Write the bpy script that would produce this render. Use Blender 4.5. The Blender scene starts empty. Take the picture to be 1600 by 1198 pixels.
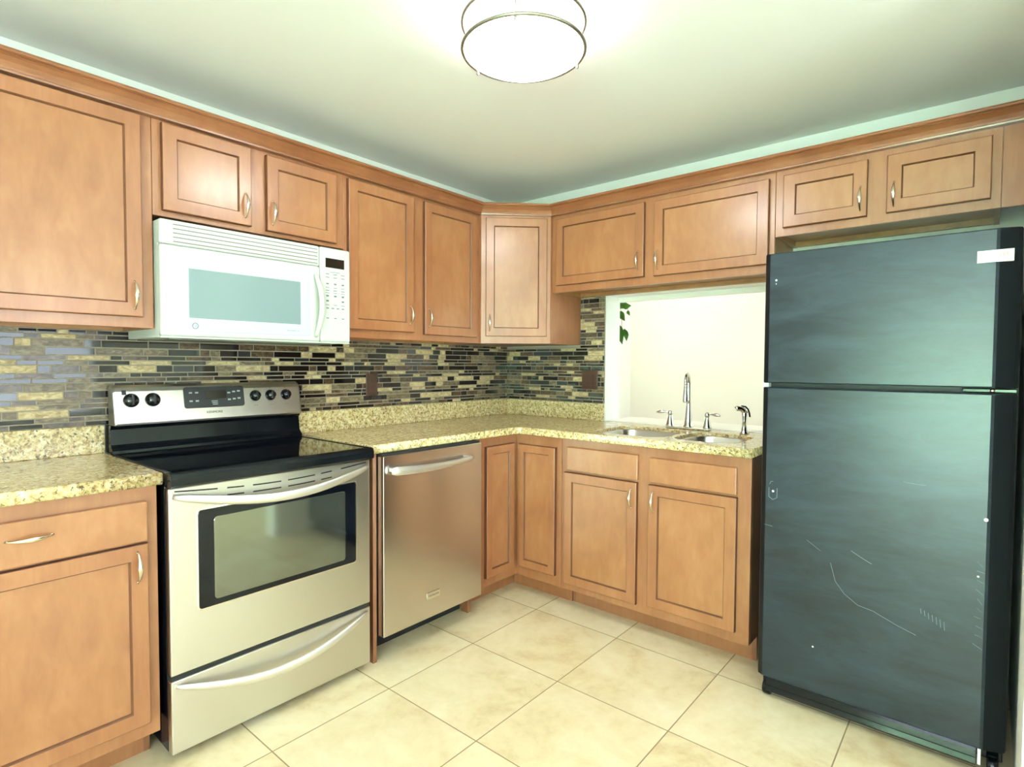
import bpy, bmesh, math, random
from mathutils import Vector, Matrix
random.seed(7)
scene = bpy.context.scene
C = scene.collection
PI = math.pi

# ---------------------------------------------------------------- camera
cam_data = bpy.data.cameras.new('camera')
cam = bpy.data.objects.new('camera', cam_data); C.objects.link(cam)
YAW, PITCH, ROLL, FPX = 0.6997, -0.0346, 0.0051, 880.34
fw = Vector((-math.sin(YAW)*math.cos(PITCH), math.cos(YAW)*math.cos(PITCH), math.sin(PITCH)))
rt = Vector((math.cos(YAW), math.sin(YAW), 0)); up = rt.cross(fw)
r2 = math.cos(ROLL)*rt + math.sin(ROLL)*up
u2 = -math.sin(ROLL)*rt + math.cos(ROLL)*up
rot = Matrix((r2, u2, -fw)).transposed()
cam.matrix_world = Matrix.Translation((2.503, -2.9136, 1.2493)) @ rot.to_4x4()
cam_data.sensor_width = 36.0; cam_data.sensor_fit = 'HORIZONTAL'
cam_data.lens = FPX/1600*36.0
cam_data.clip_start = 0.02
scene.camera = cam

# ---------------------------------------------------------------- exposure, world, daylight
vs = scene.view_settings
vs.view_transform = 'Standard'; vs.look = 'None'; vs.gamma = 1.0; vs.use_curve_mapping = False
vs.exposure = 0.8
scene.cycles.max_bounces = 10
scene.cycles.diffuse_bounces = 6
scene.cycles.glossy_bounces = 5
scene.cycles.use_denoising = True
scene.cycles.sample_clamp_indirect = 6.0
w = bpy.data.worlds.new('daylight'); scene.world = w; w.use_nodes = True
wn = w.node_tree.nodes; wl = w.node_tree.links
bg = wn['Background']
bg.inputs['Color'].default_value = (0.78, 0.91, 1.0, 1)
bg.inputs['Strength'].default_value = 6.5
LAMP = 24.0          # radiance of the ceiling fixture's glass
def area_light(name, loc, rotv, sx, sy, power, col, portal=False):
    d = bpy.data.lights.new(name, 'AREA'); d.shape = 'RECTANGLE'; d.size = sx; d.size_y = sy
    d.energy = power; d.color = col
    o = bpy.data.objects.new(name, d); o.location = loc; o.rotation_euler = rotv; C.objects.link(o)
    if portal: d.cycles.is_portal = True
    return o
sun_d = bpy.data.lights.new('sun', 'SUN'); sun_d.energy = 165.0; sun_d.angle = .01; sun_d.color = (.93, .98, 1.0)
sun = bpy.data.objects.new('sun', sun_d); C.objects.link(sun)
sun.rotation_euler = Vector((-.15, -.62, -.77)).to_track_quat('-Z', 'Y').to_euler()    # stands over the house, lights the garden
# sliding door behind the camera and the side window: the sky comes in through these openings
area_light('patio_door_portal', (3.1, -4.70, 1.06), (PI/2, 0, 0), 2.6, 2.1, 1, (1, 1, 1), True)
area_light('right_window_portal', (4.72, -1.775, 1.325), (PI/2, 0, PI/2), 1.05, 1.15, 1, (1, 1, 1), True)
area_light('dining_window_portal', (3.62, 0.925, 1.575), (PI/2, 0, PI/2), 1.15, .85, 1, (1, 1, 1), True)

# ---------------------------------------------------------------- materials
def srgb(r, g, b):
    f = lambda c: (c/255/12.92) if c <= 10 else ((c/255+0.055)/1.055)**2.4
    return (f(r), f(g), f(b), 1)
def newmat(name):
    m = bpy.data.materials.new(name); m.use_nodes = True
    return m, m.node_tree.nodes, m.node_tree.links, m.node_tree.nodes['Principled BSDF']
def flat(name, col, rough=0.5, metal=0.0, spec=0.5, coat=0.0):
    m, n, l, p = newmat(name)
    p.inputs['Base Color'].default_value = col
    p.inputs['Roughness'].default_value = rough; p.inputs['Metallic'].default_value = metal
    p.inputs['Specular IOR Level'].default_value = spec
    p.inputs['Coat Weight'].default_value = coat
    return m
def coords(n, l, scale=(1, 1, 1), kind='Object'):
    t = n.new('ShaderNodeTexCoord'); mp = n.new('ShaderNodeMapping')
    mp.inputs['Scale'].default_value = scale
    l.new(t.outputs[kind], mp.inputs['Vector']); return mp.outputs['Vector']
def noise(n, l, vec, scale, detail=4, rough=0.55, dist=0.0):
    t = n.new('ShaderNodeTexNoise'); t.inputs['Scale'].default_value = scale
    t.inputs['Detail'].default_value = detail; t.inputs['Roughness'].default_value = rough
    t.inputs['Distortion'].default_value = dist
    l.new(vec, t.inputs['Vector']); return t.outputs['Fac']
def ramp(n, l, fac, stops):
    r = n.new('ShaderNodeValToRGB'); e = r.color_ramp.elements
    while len(e) < len(stops): e.new(0.5)
    for q, (pos, col) in zip(e, stops): q.position = pos; q.color = col
    l.new(fac, r.inputs['Fac']); return r.outputs['Color']
def mix(n, l, fac, a, b, mode='MIX'):
    x = n.new('ShaderNodeMix'); x.data_type = 'RGBA'; x.blend_type = mode
    for sock, v in ((x.inputs[0], fac), (x.inputs[6], a), (x.inputs[7], b)):
        if hasattr(v, 'links'): l.new(v, sock)
        else: sock.default_value = v
    return x.outputs[2]
def bump(n, l, p, height, strength, dist=0.002):
    b = n.new('ShaderNodeBump'); b.inputs['Strength'].default_value = strength; b.inputs['Distance'].default_value = dist
    l.new(height, b.inputs['Height']); l.new(b.outputs['Normal'], p.inputs['Normal'])
def math_node(n, l, op, a, b=None):
    x = n.new('ShaderNodeMath'); x.operation = op
    for s, v in zip(x.inputs, (a, b)):
        if v is None: continue
        if hasattr(v, 'links'): l.new(v, s)
        else: s.default_value = v
    return x.outputs[0]

def wood(name, c_dark, c_mid, c_light, stretch=(9, 9, 1.1), rough=0.36):
    m, n, l, p = newmat(name)
    v = coords(n, l, stretch)
    blotch = noise(n, l, coords(n, l, (1, 1, .7)), 5.0, 3, .6, .6)
    grain = noise(n, l, v, 6.0, 6, .65, .4)
    f = math_node(n, l, 'ADD', math_node(n, l, 'MULTIPLY', blotch, .6), math_node(n, l, 'MULTIPLY', grain, .4))
    col = ramp(n, l, f, [(.32, c_dark), (.5, c_mid), (.68, c_light)])
    l.new(col, p.inputs['Base Color'])
    p.inputs['Roughness'].default_value = rough
    p.inputs['Coat Weight'].default_value = .6; p.inputs['Coat Roughness'].default_value = .22
    bump(n, l, p, noise(n, l, coords(n, l, (60, 60, 14)), 4, 3), .06, .001)
    return m
M = {}
M['wood'] = wood('honey_maple_wood', srgb(134, 80, 49), srgb(147, 92, 58), srgb(159, 105, 69))
M['wood_rail'] = wood('honey_maple_panel', srgb(139, 86, 53), srgb(152, 98, 62), srgb(164, 111, 74), (5, 5, 1.6))
M['wood_dark'] = wood('reddish_maple_wood', srgb(112, 66, 42), srgb(126, 77, 50), srgb(138, 88, 58))
M['crown'] = wood('crown_maple_wood', srgb(116, 66, 39), srgb(131, 78, 48), srgb(144, 91, 58), (1.5, 1.5, 12), .3)
M['glaze'] = flat('brown_glaze_line', srgb(100, 60, 36), .45)
M['edge_shade'] = flat('shaded_door_edge', srgb(92, 50, 30), .45)  # darker brown paints the shade on the side edges of the doors
M['ply'] = wood('raw_underside_board', srgb(128, 82, 44), srgb(146, 98, 54), srgb(160, 112, 64), (3, 12, 3), .6)

m, n, l, p = newmat('painted_wall'); M['wall'] = m
p.inputs['Base Color'].default_value = srgb(244, 245, 240); p.inputs['Roughness'].default_value = 1.0
bump(n, l, p, noise(n, l, coords(n, l), 90, 3), .05, .002)
m, n, l, p = newmat('painted_ceiling'); M['ceiling'] = m
p.inputs['Base Color'].default_value = srgb(230, 232, 228); p.inputs['Roughness'].default_value = .85
bump(n, l, p, noise(n, l, coords(n, l), 60, 3), .05, .002)
M['white_paint'] = flat('white_gloss_trim', srgb(240, 240, 234), .35)

# floor: square travertine-look tiles
m, n, l, p = newmat('cream_floor_tile'); M['floor'] = m
tc = n.new('ShaderNodeTexCoord'); sp = n.new('ShaderNodeSeparateXYZ'); l.new(tc.outputs['Object'], sp.inputs[0])
TS, TX, TY, GW = 0.4626, 0.7783, -2.0524, 0.0042
edges = []; cells = []
for ax, off in (('X', TX), ('Y', TY)):
    q = math_node(n, l, 'DIVIDE', math_node(n, l, 'SUBTRACT', sp.outputs[ax], off - 40*TS), TS)
    fr = math_node(n, l, 'FRACT', q); cells.append(math_node(n, l, 'FLOOR', q))
    d = math_node(n, l, 'MINIMUM', fr, math_node(n, l, 'SUBTRACT', 1.0, fr))
    edges.append(d)
d = math_node(n, l, 'MINIMUM', edges[0], edges[1])
grout = math_node(n, l, 'LESS_THAN', d, GW/TS/2)
cv = n.new('ShaderNodeCombineXYZ'); l.new(cells[0], cv.inputs[0]); l.new(cells[1], cv.inputs[1])
wnz = n.new('ShaderNodeTexWhiteNoise'); l.new(cv.outputs[0], wnz.inputs['Vector'])
off = n.new('ShaderNodeVectorMath'); off.operation = 'MULTIPLY_ADD'
l.new(wnz.outputs['Color'], off.inputs[0]); off.inputs[1].default_value = (9, 9, 9); l.new(tc.outputs['Object'], off.inputs[2])
big = noise(n, l, off.outputs[0], 3.2, 6, .62, .8)
fine = noise(n, l, off.outputs[0], 22, 5, .65, .3)
f = math_node(n, l, 'ADD', math_node(n, l, 'MULTIPLY', big, .7), math_node(n, l, 'MULTIPLY', fine, .3))
tcol = ramp(n, l, f, [(.33, srgb(206, 180, 136)), (.46, srgb(224, 205, 166)), (.6, srgb(233, 218, 184)), (.72, srgb(239, 228, 200))])
tint = mix(n, l, math_node(n, l, 'MULTIPLY', wnz.outputs['Value'], .12), tcol, srgb(214, 190, 145))
l.new(mix(n, l, grout, tint, srgb(150, 126, 92)), p.inputs['Base Color'])
l.new(math_node(n, l, 'ADD', math_node(n, l, 'MULTIPLY', grout, .4), .3), p.inputs['Roughness'])
bump(n, l, p, math_node(n, l, 'SUBTRACT', 1.0, grout), .4, .001)

# granite
m, n, l, p = newmat('gold_granite'); M['granite'] = m
v = coords(n, l)
a = noise(n, l, v, 62, 6, .7, .5); b = noise(n, l, v, 105, 4, .65, .6); c = noise(n, l, v, 9, 3, .5)
base = ramp(n, l, a, [(.36, srgb(140, 108, 66)), (.45, srgb(190, 164, 112)), (.54, srgb(214, 194, 146)), (.64, srgb(232, 220, 186))])
dk = ramp(n, l, b, [(.39, (1, 1, 1, 1)), (.44, (0, 0, 0, 1))])
base2 = mix(n, l, dk, base, srgb(74, 58, 42))
vor = n.new('ShaderNodeTexVoronoi'); vor.inputs['Scale'].default_value = 120; l.new(v, vor.inputs['Vector'])
sel = math_node(n, l, 'GREATER_THAN', vor.outputs['Color'], .86)
base3 = mix(n, l, math_node(n, l, 'MULTIPLY', sel, .75), base2, srgb(120, 98, 62))
l.new(mix(n, l, math_node(n, l, 'MULTIPLY', c, .25), base3, srgb(192, 170, 120)), p.inputs['Base Color'])
p.inputs['Roughness'].default_value = .16

# stainless steel (brushed), its brushing runs across the front
def steel(name, col, rough):
    m, n, l, p = newmat(name)
    p.inputs['Metallic'].default_value = 1.0
    br = noise(n, l, coords(n, l, (.6, .6, 30)), 3, 2)
    l.new(mix(n, l, math_node(n, l, 'MULTIPLY', br, .08), col, tuple(x*.75 for x in col[:3])+(1,)), p.inputs['Base Color'])
    p.inputs['Roughness'].default_value = rough
    p.inputs['Anisotropic'].default_value = .65
    p.inputs['Anisotropic Rotation'].default_value = .25
    tg = n.new('ShaderNodeTangent'); tg.direction_type = 'RADIAL'; tg.axis = 'Z'
    l.new(tg.outputs[0], p.inputs['Tangent'])
    return m
M['steel'] = steel('brushed_stainless', srgb(214, 210, 204), .3)
M['steel_dw'] = steel('satin_stainless', srgb(208, 201, 196), .24)
M['steel_handle'] = flat('polished_steel', srgb(226, 222, 214), .2, 1.0)
M['handle_satin'] = flat('satin_handle_steel', srgb(232, 230, 226), .42, 1.0)
M['nickel'] = flat('satin_nickel', srgb(216, 208, 190), .24, 1.0)
M['chrome'] = flat('chrome', srgb(225, 226, 224), .07, 1.0)
M['brushed_rim'] = flat('brushed_nickel_rim', srgb(150, 146, 132), .35, 1.0)
M['black_glass'] = flat('black_ceramic_glass', (.002, .003, .006, 1), .05, 0, .35)
M['black_gloss'] = flat('black_enamel', (.004, .005, .007, 1), .12, 0, .3)
M['edge_black'] = flat('black_edge_trim', (.006, .008, .010, 1), .3, 0, .15)
M['black_matte'] = flat('black_plastic', (.012, .012, .013, 1), .5)
M['dark'] = flat('dark_gap', (.01, .008, .007, 1), .8)
M['knob'] = flat('black_knob', (.006, .006, .007, 1), .12)
M['oven_glass'] = flat('smoked_oven_glass', (.22, .23, .20, 1), .07, .9)
M['mw_white'] = flat('white_enamel', srgb(196, 200, 192), .28)
M['mw_glass'] = flat('white_door_glass', srgb(192, 206, 206), .1)
M['mw_screen'] = flat('pale_screen_glass', srgb(124, 140, 143), .08)
M['mw_line'] = flat('grey_groove', srgb(112, 112, 100), .6)
M['print'] = flat('grey_print', srgb(104, 112, 122), .6)
M['print_dark'] = flat('dark_print', srgb(70, 70, 72), .6)
M['print_light'] = flat('pale_print', srgb(170, 172, 168), .6)
M['lcd'] = flat('dark_display', (.012, .009, .006, 1), .12)
M['sticker'] = flat('white_sticker', srgb(240, 242, 242), .5)
M['red_print'] = flat('faded_red_print', srgb(222, 178, 170), .6)
M['outlet'] = flat('brown_outlet_plastic', srgb(66, 40, 30), .35)
M['outlet_dark'] = flat('dark_slot', srgb(22, 14, 10), .5)
M['leaf'] = flat('green_leaf', srgb(74, 120, 40), .4)
M['stem'] = flat('green_stem', srgb(92, 110, 52), .5)
M['pot'] = flat('terracotta_pot', srgb(188, 120, 84), .7)
M['grout'] = flat('tan_grout', srgb(138, 126, 108), .85)
M['scratch'] = flat('pale_scratch', srgb(108, 120, 128), .6)
M['hedge'] = flat('garden_green', srgb(156, 192, 158), .9)
M['lawn'] = flat('lawn_green', srgb(112, 138, 118), .9)
M['patio'] = flat('pale_concrete', srgb(184, 202, 212), .9)

# refrigerator skin: black, pebbled
m, n, l, p = newmat('black_pebbled_steel'); M['fridge'] = m
v = coords(n, l); 
sm = noise(n, l, coords(n, l, (1.2, 1, 4.5)), 2.6, 7, .68, .5)
l.new(ramp(n, l, sm, [(.35, (.003, .007, .012, 1)), (.65, (.015, .026, .038, 1))]), p.inputs['Base Color'])
l.new(math_node(n, l, 'ADD', math_node(n, l, 'MULTIPLY', sm, .05), .276), p.inputs['Roughness'])
p.inputs['Specular IOR Level'].default_value = .5
bump(n, l, p, noise(n, l, v, 115, 2, .5), .12, .001)

# mosaic tile materials
def stone(name, c1, c2, c3, rough, scale=30):
    m, n, l, p = newmat(name)
    f = noise(n, l, coords(n, l, (1, 1, 2.2)), scale, 5, .65, 1.4)
    l.new(ramp(n, l, f, [(.35, c1), (.5, c2), (.66, c3)]), p.inputs['Base Color'])
    p.inputs['Roughness'].default_value = rough
    bump(n, l, p, f, .25, .002)
    return m
M['t_glass'] = flat('dark_mosaic_glass', (.012, .006, .005, 1), .06, 0, .5)
M['t_slate'] = flat('slate_mosaic_glass', (.022, .018, .020, 1), .08, 0, .6)
M['t_brown'] = stone('brown_mosaic_stone', srgb(44, 28, 20), srgb(74, 52, 36), srgb(108, 84, 60), .2)
M['t_tan'] = stone('tan_mosaic_stone', srgb(66, 50, 36), srgb(98, 80, 58), srgb(136, 118, 90), .34)
M['t_beige'] = stone('beige_mosaic_stone', srgb(138, 114, 80), srgb(176, 152, 112), srgb(204, 182, 144), .55)

m, n, l, p = newmat('lit_opal_glass'); M['lamp_glass'] = m
p.inputs['Base Color'].default_value = srgb(250, 250, 244)
p.inputs['Emission Color'].default_value = (.94, .985, 1.0, 1)
p.inputs['Emission Strength'].default_value = LAMP
p.inputs['Roughness'].default_value = .3
m, n, l, p = newmat('lit_frosted_band'); M['lamp_band'] = m
p.inputs['Base Color'].default_value = srgb(250, 250, 244)
p.inputs['Emission Color'].default_value = (.97, .985, 1.0, 1)
p.inputs['Emission Strength'].default_value = LAMP*.22

# ---------------------------------------------------------------- mesh helpers
def box(bm, x0, x1, y0, y1, z0, z1, bev=0.0, mat=0, seg=2):
    t = bmesh.new()
    bmesh.ops.create_cube(t, size=1.0)
    for v in t.verts:
        v.co = Vector((x0 if v.co.x < 0 else x1, y0 if v.co.y < 0 else y1, z0 if v.co.z < 0 else z1))
    if bev > 0:
        bmesh.ops.bevel(t, geom=list(t.edges), offset=bev, segments=seg, profile=.5, affect='EDGES')
    merge(bm, t, mat)
def merge(bm, t, mat=0, mtx=None):
    vm = {}
    for v in t.verts: vm[v] = bm.verts.new(mtx @ v.co if mtx else v.co)
    for f in t.faces:
        try: nf = bm.faces.new([vm[v] for v in f.verts])
        except ValueError: continue
        nf.material_index = mat if mat is not None else f.material_index; nf.smooth = f.smooth
    t.free()
def prism(bm, pts, axis, a0, a1, mat=0):
    """extrude a closed 2-D outline: axis 'X' -> outline in (y, z); 'Y' -> (x, z); 'Z' -> (x, y)"""
    def mk(p, a): return {'X': (a, p[0], p[1]), 'Y': (p[0], a, p[1]), 'Z': (p[0], p[1], a)}[axis]
    r0 = [bm.verts.new(mk(p, a0)) for p in pts]; r1 = [bm.verts.new(mk(p, a1)) for p in pts]
    k = len(pts); fs = []
    for i in range(k):
        fs.append(bm.faces.new((r0[i], r0[(i+1) % k], r1[(i+1) % k], r1[i])))
    fs.append(bm.faces.new(r0[::-1])); fs.append(bm.faces.new(r1))
    for f in fs: f.material_index = mat
    bmesh.ops.recalc_face_normals(bm, faces=fs)
def loft(bm, pts, radii, n=12, side=None, cap=True, mat=0):
    """tube along pts; radii: list of (a, b) half widths along side / along side x tangent"""
    rings = []
    P = [Vector(p) for p in pts]
    for i, p in enumerate(P):
        t = (P[min(i+1, len(P)-1)] - P[max(i-1, 0)]).normalized()
        s = Vector(side) if side else (Vector((0, 0, 1)) if abs(t.z) < .9 else Vector((1, 0, 0)))
        s = (s - t*s.dot(t)).normalized(); o = t.cross(s)
        a, b = radii[i] if isinstance(radii, list) else radii
        rings.append([bm.verts.new(p + s*a*math.cos(2*PI*k/n) + o*b*math.sin(2*PI*k/n)) for k in range(n)])
    fs = []
    for r0, r1 in zip(rings, rings[1:]):
        for k in range(n):
            f = bm.faces.new((r0[k], r0[(k+1) % n], r1[(k+1) % n], r1[k])); f.smooth = True; fs.append(f)
    if cap:
        fs.append(bm.faces.new(rings[0][::-1])); fs.append(bm.faces.new(rings[-1]))
    for f in fs: f.material_index = mat
    bmesh.ops.recalc_face_normals(bm, faces=fs)
def lathe(bm, prof, center=(0, 0, 0), n=32, mtx=None, mat=0, smooth=True):
    """prof: list of (radius, height) revolved about z"""
    c = Vector(center); rings = []
    for r, h in prof:
        if r < 1e-6:
            q = Vector((0, 0, h)); rings.append([bm.verts.new((mtx @ q if mtx else q) + c)])
        else:
            rr = []
            for k in range(n):
                q = Vector((r*math.cos(2*PI*k/n), r*math.sin(2*PI*k/n), h)); rr.append(bm.verts.new((mtx @ q if mtx else q) + c))
            rings.append(rr)
    fs = []
    for a, b in zip(rings, rings[1:]):
        for k in range(n):
            if len(a) == 1 and len(b) == 1: continue
            if len(a) == 1: f = bm.faces.new((a[0], b[k], b[(k+1) % n]))
            elif len(b) == 1: f = bm.faces.new((a[k], a[(k+1) % n], b[0]))
            else: f = bm.faces.new((a[k], a[(k+1) % n], b[(k+1) % n], b[k]))
            f.smooth = smooth; f.material_index = mat; fs.append(f)
    bmesh.ops.recalc_face_normals(bm, faces=fs)
def torus(bm, center, R, r, n=64, k=10, mtx=None):
    c = Vector(center); g = []
    for i in range(n):
        a = 2*PI*i/n; row = []
        for j in range(k):
            b = 2*PI*j/k; q = Vector(((R+r*math.cos(b))*math.cos(a), (R+r*math.cos(b))*math.sin(a), r*math.sin(b)))
            row.append(bm.verts.new((mtx @ q if mtx else q) + c))
        g.append(row)
    for i in range(n):
        for j in range(k):
            f = bm.faces.new((g[i][j], g[(i+1) % n][j], g[(i+1) % n][(j+1) % k], g[i][(j+1) % k])); f.smooth = True
def rrect(x0, x1, y0, y1, r, n=6):
    out = []
    for cx, cy, a0 in ((x1-r, y1-r, 0), (x0+r, y1-r, PI/2), (x0+r, y0+r, PI), (x1-r, y0+r, 3*PI/2)):
        for i in range(n+1):
            a = a0 + PI/2*i/n; out.append((cx+r*math.cos(a), cy+r*math.sin(a)))
    return out
def rings_bridge(bm, loops, mats=None, close_first=False, close_last=True, smooth=False):
    R = [[bm.verts.new(p) for p in L] for L in loops]; fs = []
    for i, (a, b) in enumerate(zip(R, R[1:])):
        k = len(a)
        for j in range(k):
            f = bm.faces.new((a[j], a[(j+1) % k], b[(j+1) % k], b[j])); fs.append(f); f.smooth = smooth
            f.material_index = mats[i] if mats else 0
    if close_first: fs.append(bm.faces.new(R[0][::-1]))
    if close_last: fs.append(bm.faces.new(R[-1]))
    bmesh.ops.recalc_face_normals(bm, faces=fs)
def obj(name, bm, mats, parent=None):
    me = bpy.data.meshes.new(name); bm.to_mesh(me); bm.free()
    if not isinstance(mats, (list, tuple)): mats = [mats]
    for m in mats: me.materials.append(M[m] if isinstance(m, str) else m)
    o = bpy.data.objects.new(name, me); C.objects.link(o)
    if parent: o.parent = parent
    return o
def quick(name, mats, parent, *boxes, bev=0.0):
    bm = bmesh.new()
    for b in boxes: box(bm, *b, bev=bev)
    return obj(name, bm, mats, parent)
def tag(o, label, cat, group=None):
    o['label'] = label; o['category'] = cat
    if group: o['group'] = group
    return o
def thing(name, label, cat, loc=(0, 0, 0), rotz=0.0, group=None):
    o = bpy.data.objects.new(name, None); C.objects.link(o)
    o.empty_display_size = .1
    o.location = loc; o.rotation_euler = (0, 0, rotz)
    return tag(o, label, cat, group)
def struct(name, bm, mats):
    o = obj(name, bm, mats); o['kind'] = 'structure'; return o
def text_mesh(name, s, size, loc, rotv, mat, parent, align='CENTER', depth=.0003, bold=0.0):
    cu = bpy.data.curves.new(name, 'FONT'); cu.body = s; cu.size = size; cu.align_x = align; cu.align_y = 'CENTER'
    cu.extrude = depth; cu.offset = bold
    t = bpy.data.objects.new(name+'_curve', cu); C.objects.link(t)
    bpy.context.view_layer.update()
    me = bpy.data.meshes.new_from_object(t.evaluated_get(bpy.context.evaluated_depsgraph_get()))
    bpy.data.objects.remove(t); bpy.data.curves.remove(cu)
    me.name = name; me.materials.clear(); me.materials.append(M[mat])
    o = bpy.data.objects.new(name, me); C.objects.link(o)
    o.location = loc; o.rotation_euler = rotv
    if parent: o.parent = parent
    return o

# ---------------------------------------------------------------- the room
H = 2.315
XR, YB, XE = 2.60, -4.6, 4.62
bm = bmesh.new(); box(bm, -.12, 4.75, -4.75, 2.05, -.12, 0); struct('floor', bm, 'floor')
bm = bmesh.new(); box(bm, -.12, 4.75, -4.75, 2.05, H, H+.12); struct('ceiling', bm, 'ceiling')
bm = bmesh.new(); box(bm, -.12, 0, -4.75, 2.05, 0, H); struct('wall_left', bm, 'wall')
OX0, OX1, OZ0, OZ1, WT = .782, 1.70, .905, 1.655, .15
bm = bmesh.new()
box(bm, 0, OX0, 0, WT, 0, H); box(bm, OX1, 4.75, 0, WT, 0, H)
box(bm, OX0, OX1, 0, WT, 0, OZ0-.012); box(bm, OX0, OX1, 0, WT, OZ1, H)
struct('wall_sink', bm, 'wall')
bm = bmesh.new(); box(bm, OX0, OX1, .002, .31, OZ0-.012, .918, .003); struct('trim_1', bm, 'white_paint')
bm = bmesh.new(); box(bm, OX0, OX1, .128, .16, OZ1-.03, OZ1, .003); struct('trim_2', bm, 'white_paint')
bm = bmesh.new(); box(bm, XR, XR+.11, -.95, 0, 0, H); struct('wall_right', bm, 'wall')
# far side of the room behind the camera, with the patio door
PX0, PX1, PZ = 1.8, 4.4, 2.1
bm = bmesh.new()
box(bm, 0, PX0, YB-.12, YB, 0, H); box(bm, PX1, 4.75, YB-.12, YB, 0, H); box(bm, PX0, PX1, YB-.12, YB, PZ, H)
struct('wall_back', bm, 'wall')
bm = bmesh.new()
for x0, x1 in ((PX0, PX0+.06), (PX1-.06, PX1), (3.07, 3.13)): box(bm, x0, x1, YB-.1, YB-.04, 0, PZ)
box(bm, PX0, PX1, YB-.1, YB-.04, PZ-.06, PZ); box(bm, PX0, PX1, YB-.1, YB-.04, 0, .05)
struct('door_1', bm, 'white_paint')
bm = bmesh.new()          # a window in the far right wall
for y0, y1, z0, z1 in ((YB, -2.3, 0, H), (-2.3, -1.25, 0, .75), (-2.3, -1.25, 1.9, H), (-1.25, 0, 0, H)):
    box(bm, XE, XE+.12, y0, y1, z0, z1)
struct('wall_far_right', bm, 'wall')
# dining room seen through the pass-through
bm = bmesh.new(); box(bm, 0, 4.75, 1.75, 1.87, 0, H); struct('wall_dining', bm, 'white_paint')
bm = bmesh.new()
box(bm, 3.56, 3.68, WT, .35, 0, H); box(bm, 3.56, 3.68, 1.5, 1.75, 0, H); box(bm, 3.56, 3.68, .35, 1.5, 0, 1.15); box(bm, 3.56, 3.68, .35, 1.5, 2.0, H)
struct('wall_dining_right', bm, 'wall')
# garden behind the patio door
bm = bmesh.new(); box(bm, -12, 16, -30, -8, -.2, -.06); o = struct('ground_lawn', bm, 'lawn')
bm = bmesh.new(); box(bm, -4, 10, -8, -4.75, -.2, -.04); struct('ground_patio', bm, 'patio')
bm = bmesh.new(); bmesh.ops.create_grid(bm, x_segments=70, y_segments=14, size=1)
for v in bm.verts:
    x, z = v.co.x*9+2.5, (v.co.y+1)*.85
    v.co = Vector((x, -11 + .25*math.sin(x*2.1+z*3)+random.uniform(-.12, .12), z+random.uniform(-.08, .08)-.06 + .25*math.sin(x*1.3)*(z/1.7)))
o = obj('garden_hedge', bm, 'hedge'); tag(o, 'green garden hedge outside behind the patio door', 'hedge')

# ---------------------------------------------------------------- cabinets
def bow_handle(parent, u, z, yf, L=.096, horizontal=False):
    bm = bmesh.new(); pts = []; rad = []
    n = 22
    for i in range(n+1):
        t = i/n; s = math.sin(PI*t)
        out = yf - .001 - .026*s**.75
        q = L*(t-.5)
        pts.append((u+q, out, z) if horizontal else (u, out, z+q))
        k = max(0.0, 1-abs(2*t-1))
        rad.append((.0022+.0052*k**1.15, .0022+.0018*k))
    loft(bm, pts, rad, 10, side=(0, 0, 1) if horizontal else (1, 0, 0))
    for e in (-.46, .46):
        c = (u+L*e, yf+.0002, z) if horizontal else (u, yf+.0002, z+L*e)
        lathe(bm, [(0, 0), (.0042, 0), (.0036, .004), (0, .005)], c, 12, Matrix.Rotation(PI/2, 4, 'X'))
    return obj('handle', bm, 'nickel', parent)
def shaker(name, parent, u0, u1, z0, z1, yb=0.0, stile=.05, th=.02):
    """frame-and-panel door, back on y = yb, front towards -y"""
    def loop(ins, y): return [(u0+ins, y, z0+ins), (u1-ins, y, z0+ins), (u1-ins, y, z1-ins), (u0+ins, y, z1-ins)]
    bm = bmesh.new()
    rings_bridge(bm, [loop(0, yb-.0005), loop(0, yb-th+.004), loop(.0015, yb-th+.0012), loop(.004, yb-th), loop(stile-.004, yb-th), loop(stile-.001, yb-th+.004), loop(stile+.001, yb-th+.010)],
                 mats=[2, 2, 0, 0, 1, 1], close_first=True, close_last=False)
    d = obj(name, bm, ['wood', 'glaze', 'edge_shade'], parent)
    bm = bmesh.new(); box(bm, u0+stile-.002, u1-stile+.002, yb-th+.0092, yb-.003, z0+stile-.002, z1-stile+.002)
    obj('panel', bm, 'wood_rail', d)
    return d
def drawer_front(parent, u0, u1, z0, z1, yb=0.0, th=.02, name='drawer'):
    bm = bmesh.new(); box(bm, u0, u1, yb-th, yb-.0005, z0, z1, .0035)
    return obj(name, bm, 'wood_rail', parent)
def wall_cabinet(label, loc, rotz, wdt, z0, z1, depth, doors, foot=None):
    """loc: lower left corner of the face frame, local -y looks into the room"""
    r = thing('wall_cabinet', label, 'cabinet', (loc[0], loc[1], z0), rotz, 'maple wall cabinets')
    h = z1-z0; g = .0006
    bm = bmesh.new(); t = .018
    if foot: prism(bm, foot, 'Z', .0, h)
    else:
        box(bm, g, t, .018, depth, 0, h); box(bm, wdt-t, wdt-g, .018, depth, 0, h)
        box(bm, t, wdt-t, .018, depth, .022, .04); box(bm, t, wdt-t, .018, depth, h-.02, h); box(bm, t, wdt-t, depth-.01, depth, .04, h-.02)
        box(bm, t, wdt-t, depth-.035, depth-.01, 0.0, .0219)
    obj('carcass', bm, 'ply' if not foot else 'wood', r)
    bm = bmesh.new(); box(bm, g, wdt-g, 0, .018, 0, h, .0015); obj('face_frame', bm, 'wood', r)
    for (u0, u1, a, b, hs, hz) in doors:
        d = shaker('door', r, u0, u1, a-z0, b-z0)
        if hs is not None: bow_handle(d, hs, hz-z0, -.02)
    return r
A90 = PI/2
FX = .303   # face of the wall cabinets
ZT = 2.10
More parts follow.
